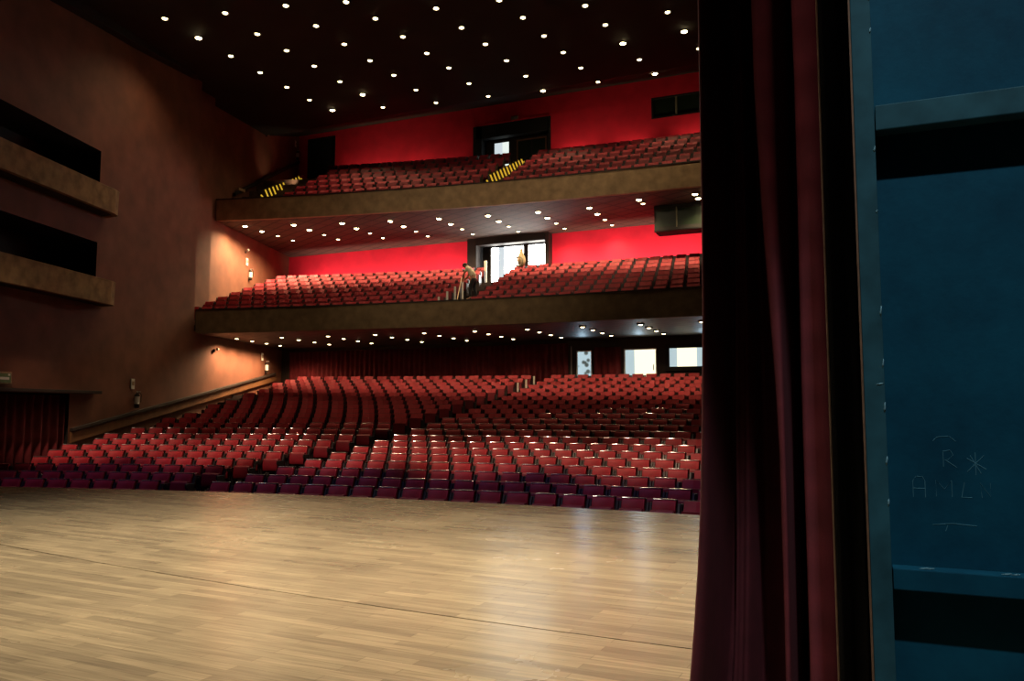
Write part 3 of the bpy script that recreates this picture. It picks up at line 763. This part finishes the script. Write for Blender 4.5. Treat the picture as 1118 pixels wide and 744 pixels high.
# ------------------------------------------------------------------ stage curtain, masking leg, scenery flat
def stage_curtain():
    e = empty('stage_curtain', (-.4, 4.2, 0), 'tall maroon velvet stage curtain gathered in deep folds beside the stage', 'curtain')
    # plan of the folds at mid height (x, y)
    plan = [(-.60, 4.75), (-.655, 4.50), (-.690, 4.20), (-.694, 4.06), (-.678, 4.00), (-.655, 4.02), (-.645, 4.15), (-.625, 4.45), (-.600, 4.60), (-.575, 4.45), (-.555, 4.50), (-.535, 4.46), (-.52, 4.5), (-.505, 4.58), (-.485, 4.68),
            (-.462, 4.55), (-.447, 4.2), (-.440, 4.02), (-.425, 3.965), (-.385, 3.955), (-.352, 3.975), (-.338, 4.06), (-.330, 4.3), (-.315, 4.62), (-.297, 4.66), (-.283, 4.45), (-.274, 4.1), (-.268, 3.98), (-.255, 3.945), (-.20, 3.93), (-.150, 3.94), (-.138, 3.98),
            (-.133, 4.12), (-.12, 4.5), (-.085, 4.66)]
    pts = []
    for i in range(len(plan)-1):
        for t in (0, .5): 
            p = [Vector((*plan[max(0, min(len(plan)-1, j))], 0)) for j in (i-1, i, i+1, i+2)]
            pts.append(.5*((2*p[1])+(-p[0]+p[2])*t+(2*p[0]-5*p[1]+4*p[2]-p[3])*t*t+(-p[0]+3*p[1]-3*p[2]+p[3])*t**3))
    pts.append(Vector((*plan[-1], 0)))
    zsn = [0.015, .25, .5, .8, 1.1, 1.4, 1.7, 2.1, 2.6, 3.2, 4.0, 5.5, 8.0]
    rows = []
    for z in zsn:
        fl = max(0, 1.3-z)/1.3
        row = []
        for p in pts:
            lw = max(0, min(1, (-.45-p.x)/.25)); mid = max(0, 1-abs(p.x+.39)/.09); rt = max(0, 1-abs(p.x+.2)/.12)
            x = p.x+.030*lw*max(-1.2, min(1, (z-1.6)/1.4))+.055*(1-lw)*min(1, max(0, (p.x+.62)/.2))+.014*rt-.075*fl*fl*(.2+.8*lw)+.025*mid*math.sin(1.1+z*.9)+.005*math.sin(z*2+p.x*40)
            if -.47 < p.x < -.325: xc = -.345+.05; x = xc+(x-xc)*(.30+.70*max(0, min(1, (z-1.5)/1.5)))
            row.append(Vector((x, p.y+.01*math.sin(z*1.7+p.x*30), z)))
        rows.append(row)
    m = MB(); m.smooth = True
    N = len(pts)
    for back in (0, 1):
        off = Vector((0, .012, 0))*back
        m.add([p-e.location+off for r in rows for p in r], [[i*N+j, i*N+j+1, (i+1)*N+j+1, (i+1)*N+j] for i in range(len(rows)-1) for j in range(N-1)])
    o = m.build('velvet', M['velcur'], e)
    m = MB(); m.sweep([[p-e.location+Vector((0, dy, dz)) for dy, dz in ((-.006, 0), (.018, 0), (.018, .07), (-.006, .07))] for p in rows[0]]); m.build('hem', M['velcur'], e)
stage_curtain()
e = empty('masking_leg', (-.05, 4.0, 0), 'black masking cloth hanging between the maroon curtain and the blue flat', 'curtain')
m = MB()
pl = [(-.088, 3.615), (-.06, 3.60), (-.02, 3.70), (.03, 3.58), (.08, 3.66), (.14, 3.56), (.20, 3.62), (.45, 3.55)]
m.smooth = True
m.sweep([[Vector((x, y, .02))-e.location, Vector((x, y+.015, .02))-e.location, Vector((x, y+.015, 8))-e.location, Vector((x, y, 8))-e.location] for x, y in pl]); m.build('cloth', M['legcur'], e)
m = MB(); m.tube([Vector((-.083, 3.60, .02))-e.location, Vector((-.085, 3.60, 8))-e.location], .0045, 6); m.build('edge_webbing', M['rope'], e)

FY = 3.0
e = empty('scenery_flat', (.04, FY, 0), 'blue painted wooden scenery flat with battens beside the stage curtain', 'scenery flat')
L0 = Vector((.04, FY, 0))
m = MB(); m.box((.95, .085, 2.2), (1.86, .02, 4.36)); m.build('panel', M['blue'], e)
m = MB(); m.box((.0345, .035, 2.2), (.065, .075, 4.36)); m.build('stile', M['bluest'], e, .003)
m = MB(); m.box((-.002, .035, 2.2), (.006, .077, 4.36)); m.build('raw_edge', M['hem'], e)
for z0, z1, nm in ((2.565, 2.655, 'batten'), (.995, 1.065, 'batten')):
    m = MB(); m.box((.97, .033, (z0+z1)/2), (1.80, .076, z1-z0)); m.build(nm, M['bluest'] if z0 > 2 else M['blue'], e, .004)
def chip(x, y, z, dx, dz):
    m = MB(); m.smooth = True
    m.tube([(x-dx, y, z-dz), (x-dx*.2+random.uniform(-.002, .002), y-.0006, z-dz*.3), (x+dx*.4, y, z+dz*.4), (x+dx, y, z+dz)], [.0014, random.uniform(.0026, .004), random.uniform(.002, .0032), .0012], 6)
    m.build('paint_chip', M['chip'], e)
for z, h in ((2.93, .02), (2.28, .012), (1.93, .035), (1.75, .03), (1.60, .035), (1.42, .03), (1.28, .025), (2.5, .02), (3.05, .02)): chip(.0645, -.002, z, .0015, h/2)
chip(.052, -.002, 1.68, .012, .002)
for x, w_ in ((.165, .016), (.185, .010), (.40, .015), (.425, .012)): chip(x, .012, 1.068, w_, .002)
def strokes(lines, name, r=.0013):
    m = MB()
    for ln in lines: m.tube([(x, .0752, z) for x, z in ln], r, 5)
    m.build(name, M['chalk'], e)
strokes([[(.145, 1.295), (.145, 1.35), (.155, 1.365), (.175, 1.365), (.182, 1.35), (.182, 1.295)], [(.146, 1.325), (.181, 1.325)],
         [(.215, 1.30), (.215, 1.355), (.24, 1.325), (.262, 1.355), (.262, 1.30)], [(.30, 1.35), (.29, 1.30), (.32, 1.30)], [(.35, 1.30), (.345, 1.35), (.375, 1.305), (.375, 1.35)],
         [(.24, 1.45), (.24, 1.40)], [(.24, 1.452), (.262, 1.456), (.27, 1.44), (.255, 1.425), (.245, 1.424), (.28, 1.398)],
         [(.21, 1.485), (.225, 1.50), (.26, 1.503), (.28, 1.485)], [(.31, 1.385), (.36, 1.44)], [(.31, 1.43), (.365, 1.395)], [(.335, 1.45), (.335, 1.375)], [(.32, 1.44), (.35, 1.38)],
         [(.20, 1.205), (.26, 1.212), (.33, 1.207)], [(.245, 1.205), (.238, 1.185)]], 'chalk_writing')

# ------------------------------------------------------------------ people
def skin_figure(name, J, E, mat_, parent, sub=1):
    names = list(J); me = bpy.data.meshes.new(name)
    me.from_pydata([J[k][0] for k in names], [(names.index(a), names.index(b_)) for a, b_ in E], [])
    me.materials.append(mat_)
    o = link(name, me, parent)
    sk = o.modifiers.new('skin', 'SKIN'); sk.use_smooth_shade = True
    sv = me.skin_vertices[0].data
    for i, k in enumerate(names): sv[i].radius = J[k][1] if isinstance(J[k][1], tuple) else (J[k][1], J[k][1])
    sv[0].use_root = True
    ss = o.modifiers.new('sub', 'SUBSURF'); ss.levels = sub; ss.render_levels = sub
    dg = bpy.context.evaluated_depsgraph_get(); ev = bpy.data.meshes.new_from_object(o.evaluated_get(dg)); o.modifiers.clear(); o.data = ev; ev.name = name
    for p in ev.polygons: p.use_smooth = True
    return o
def stooping_person(loc):
    e = empty('person', loc, 'person in beige shirt and dark trousers stooping over a broom in the balcony aisle', 'person')
    # faces -X; feet at z=0
    J = {'pelvis': ((.0, 0, .93), .13), 'waist': ((-.03, 0, 1.06), .125), 'chest': ((-.15, 0, 1.26), (.15, .125)), 'neckb': ((-.25, 0, 1.40), .065), 'neck': ((-.31, 0, 1.445), .055),
         'head': ((-.39, 0, 1.47), (.085, .09)), 'crown': ((-.44, 0, 1.52), .075), 'brow': ((-.47, 0, 1.46), .05), 'nose': ((-.50, 0, 1.44), .014), 'chin': ((-.455, 0, 1.40), .035)}
    E_ = [('pelvis', 'waist'), ('waist', 'chest'), ('chest', 'neckb'), ('neckb', 'neck'), ('neck', 'head'), ('head', 'crown'), ('head', 'brow'), ('brow', 'nose'), ('head', 'chin')]
    for s, sd in ((1, 'a'), (-1, 'b')):
        J.update({'hip'+sd: ((.0, .09*s, .88), .10), 'knee'+sd: ((-.06+.05*s, .11*s, .48), .062), 'ankle'+sd: ((.02+.10*s, .12*s, .09), .042), 'ball'+sd: ((-.10+.10*s, .13*s, .04), .036), 'toe'+sd: ((-.17+.10*s, .135*s, .03), .028),
                  'sh'+sd: ((-.22, .19*s, 1.33), .062), 'el'+sd: ((-.34, .22*s-.02, 1.06), .045), 'wr'+sd: ((-.47-.05*s, .08*s, .90-.05*s), .030), 'palm'+sd: ((-.52-.05*s, .05*s, .86-.05*s), (.036, .018))})
        E_ += [('pelvis', 'hip'+sd), ('hip'+sd, 'knee'+sd), ('knee'+sd, 'ankle'+sd), ('ankle'+sd, 'ball'+sd), ('ball'+sd, 'toe'+sd), ('chest', 'sh'+sd), ('sh'+sd, 'el'+sd), ('el'+sd, 'wr'+sd), ('wr'+sd, 'palm'+sd)]
        px, py, pz = J['palm'+sd][0]
        for fi, (dz, ln) in enumerate(((.03, .9), (.012, 1.0), (-.008, .95), (-.026, .75))):
            a, b2, c2 = 'f%d%sa' % (fi, sd), 'f%d%sb' % (fi, sd), 'f%d%sc' % (fi, sd)
            J[a] = ((px-.035*ln, py+.004, pz-.012+dz), .009); J[b2] = ((px-.055*ln, py-.022*s, pz-.02+dz), .0085); J[c2] = ((px-.035*ln, py-.040*s, pz-.022+dz), .008)
            E_ += [('palm'+sd, a), (a, b2), (b2, c2)]
        J['th1'+sd] = ((px+.005, py-.03*s, pz+.035), .010); J['th2'+sd] = ((px-.03, py-.045*s, pz+.04), .009); E_ += [('palm'+sd, 'th1'+sd), ('th1'+sd, 'th2'+sd)]
    skin_figure('body', J, E_, M['skin'], e, 1)
    g = 1.2
    S = {'waist': ((0, 0, .93), .155), 'mid': ((-.04, 0, 1.07), .158), 'chest': ((-.15, 0, 1.26), (.18, .155)), 'col': ((-.24, 0, 1.375), .095)}
    Es = [('waist', 'mid'), ('mid', 'chest'), ('chest', 'col')]
    for s, sd in ((1, 'a'), (-1, 'b')):
        S['sh'+sd] = ((-.22, .19*s, 1.33), .082); S['slv'+sd] = ((-.29, .208*s-.01, 1.17), .068); Es += [('chest', 'sh'+sd), ('sh'+sd, 'slv'+sd)]
    skin_figure('shirt', S, Es, M['shirt'], e, 1)
    T = {'waist': ((.0, 0, .95), .148), 'seat': ((.01, 0, .88), .15)}; Et = [('waist', 'seat')]
    for s, sd in ((1, 'a'), (-1, 'b')):
        T['hip'+sd] = ((.0, .09*s, .82), .115); T['knee'+sd] = ((-.06+.05*s, .11*s, .48), .08); T['cuff'+sd] = ((.015+.10*s, .12*s, .11), .065); Et += [('seat', 'hip'+sd), ('hip'+sd, 'knee'+sd), ('knee'+sd, 'cuff'+sd)]
    skin_figure('trousers', T, Et, M['pants'], e, 1)
    m = MB(); m.smooth = True
    rings = [(.102, -.02), (.105, .02), (.09, .06), (.055, .09), (.01, .10)]
    m.lathe(rings, 14); Mx = Matrix.Translation((-.405, 0, 1.495)) @ Matrix.Rotation(R(-25), 4, 'Y'); m.v = [tuple(Mx @ Vector(v)) for v in m.v]; m.build('hair', M['hair'], e)
    for s in (1, -1):
        m = MB(); m.smooth = True; m.lathe([(.006, -.03), (.02, -.01), (.02, .015), (.006, .03)], 8, (-.39, .09*s, 1.465)); m.build('ear', M['skin'], e)
        m = MB(); m.smooth = True; m.lathe([(.001, -.01), (.01, 0), (.001, .01)], 8, (-.505+.005, .028*s, 1.465)); m.build('eye', M['hair'], e)
    m = MB(); m.box((-.492, 0, 1.412), (.012, .045, .008)); m.build('mouth', M['drape'], e)
    return e
pe = stooping_person((-14.28, 29.55, Z1+RISE1*3))
px_, py_, pz_ = pe.location
tip = Vector((-14.32, 27.95, Z1+RISE1+.005)); top = Vector((px_-.55, py_-.03, pz_+.90))
e = empty('broom', tip, 'long pale-handled broom held slanting down the aisle by the stooping person', 'broom')
m = MB(); m.tube([Vector((0, 0, .10)), top-tip+(top-tip).normalized()*.15], .019, 8); m.build('handle', M['stick'], e)
m = MB(); m.hexa([(-.16, -.03, 0), (.16, -.03, 0), (.16, .03, 0), (-.16, .03, 0), (-.10, -.02, .12), (.10, -.02, .12), (.10, .02, .12), (-.10, .02, .12)]); m.build('brush_head', M['dark'], e, .005)
# beige bundle with a coil
bx, by, bz = (-13.64, 33.22, 7.985)
e = empty('hose_bundle', (bx, by, bz), 'beige canvas bundle with a round grey-green coil on seats before the bright portal', 'bundle')
m = MB(); m.smooth = True; m.lathe([(.02, .85), (.07, .80), (.10, .62), (.18, .42), (.20, .30), (.16, .12), (.08, .0)], 12); m.build('canvas_bag', M['cloth'], e)
m = MB(); m.tube([(.20*math.cos(t)*(1+.02*math.sin(3*t)), -.30-.012*(t/6.3), .20+.21*math.sin(t)) for t in [i*math.pi/10 for i in range(61)]], .034, 8); m.build('coil', M['hose'], e)
m = MB(); m.tube([(0, 0, .8), (.02, -.02, .95), (-.03, -.02, 1.0), (-.03, 0, .85)], .018, 6); m.build('strap', M['cloth'], e)

# ------------------------------------------------------------------ lights of the house and the stage, and added unseen beams
w = bpy.data.worlds.new('world'); SC.world = w; w.use_nodes = True
w.node_tree.nodes['Background'].inputs['Color'].default_value = (.55, .60, .80, 1); w.node_tree.nodes['Background'].inputs['Strength'].default_value = .004
def area(name, loc, target, power, size, col, spread=180):
    d = bpy.data.lights.new(name, 'AREA'); d.energy = power; d.size = size; d.color = col; d.spread = R(spread)
    o = bpy.data.objects.new(name, d); C.objects.link(o); o.location = loc
    o.rotation_euler = (Vector(target)-Vector(loc)).to_track_quat('-Z', 'Y').to_euler(); return o
def beam(name, loc, target, power, size, blend, col, rad=.1):
    d = bpy.data.lights.new(name, 'SPOT'); d.energy = power; d.spot_size = R(size); d.spot_blend = blend; d.color = col; d.shadow_soft_size = rad
    o = bpy.data.objects.new(name, d); C.objects.link(o); o.location = loc
    o.rotation_euler = (Vector(target)-Vector(loc)).to_track_quat('-Z', 'Y').to_euler(); return o
area('stage_work_light', (-8.5, 7.0, 8.0), (-8.3, 7.6, 0), 210, 1.2, (1.0, .90, .72), 80)
area('stage_work_light', (-2.6, 6.2, 8.0), (-2.8, 7.2, 0), 315, 1.2, (1.0, .90, .72), 84)
area('stage_fill_light', (-5.6, 4.3, 7.0), (-5.7, 4.4, 0), 80, 1.5, (1.0, .86, .66), 95)
beam('flat_work_light', (1.0, -1.5, 11.6), (.62, 3.0, 1.5), 2300, 17, .35, (.80, .92, 1.0), .10)
for X in (-10.7, -8.2, -5.5):
    beam('doorway_daylight', (X, BW0-.35, 4.0), (X+1.0, 29.5, 4.6), 26, 100, 1.0, (.55, .80, 1.0), .04)
beam('added_gallery_side_light', (-26.3, 33.0, 13.2), (wx(33.5, REC), 33.6, 15.9), 40, 110, 1.0, (1.0, .72, .45), .1)  # unseen lamp added to brighten the left wall beside the upper balcony
beam('added_fascia_fill', (-11, 9.2, 12.8), (-13.5, 29, 8.8), 2600, 46, 1.0, (1.0, .76, .50), .2)  # unseen fill beam added to lift the balcony fascias
beam('added_blue_fill', (-12.5, 6.5, 4.0), (-12.0, 10.0, 0), 60, 80, .9, (.35, .65, 1.0), .2)  # blue lamp added out of view to tint the far left stage floor
for zt_ in [.05+.26*i_ for i_ in range(16)]:
    beam('added_fold_beam', (-.85, .3, 2.1), (-.20, 4.0, zt_), 62, 8.0, 1.0, (1.0, .72, .62), .06)  # stack of narrow unseen beams added to pick out the curtain's front folds
for X in (-20.5, -16.5, -12.5, -8.5, -4.5):
    beam('front_of_house_light', (X*.7-1.5, 9.5, 12.8), (X, 19.0-.008*(X+5.5)**2, .4), 8000, 21, 1.0, (1.0, .68, .44), .2)
for X in (-17.0, -12.0, -7.0, -2.5):
    beam('apron_wash_light', (X*.7-1.5, 9.5, 12.6), (X, 15.2-.009*(X+5.5)**2, -.4), 1500, 26, .8, (.50, .42, 1.0), .2)
for X in (-27.0, -25.2, -23.4, -21.6, -19.8, -18.3, -12.6, -10.9, -9.2, -7.5, -5.8, -4.0):
    beam('added_balcony_wall_fill', (X, BW1-1.15, 7.75), (X, BW1, 8.75), 185, 140, .9, (1.0, .70, .58), .15)  # hidden uplights added to brighten the red wall behind the lower balcony chairs
# unseen lamps added behind the last gallery row to brighten the red wall
for X, p in ((-24.9, 120), (-22.3, 100), (-20.0, 50), (-12.3, 70), (-9.6, 60), (-6.4, 60)):
    beam('added_gallery_wall_fill', (X, BW2-.75, 13.6), (X, BW2, 15.4), p, 120, .8, (1.0, .72, .45), .1)
SC.view_settings.view_transform = 'Standard'; SC.view_settings.look = 'None'; SC.view_settings.gamma = 1; SC.view_settings.use_curve_mapping = False
SC.view_settings.exposure = 0.0
SC.cycles.max_bounces = 6; SC.cycles.diffuse_bounces = 3; SC.cycles.glossy_bounces = 3
SC.cycles.sample_clamp_indirect = 4.0; SC.cycles.use_denoising = True
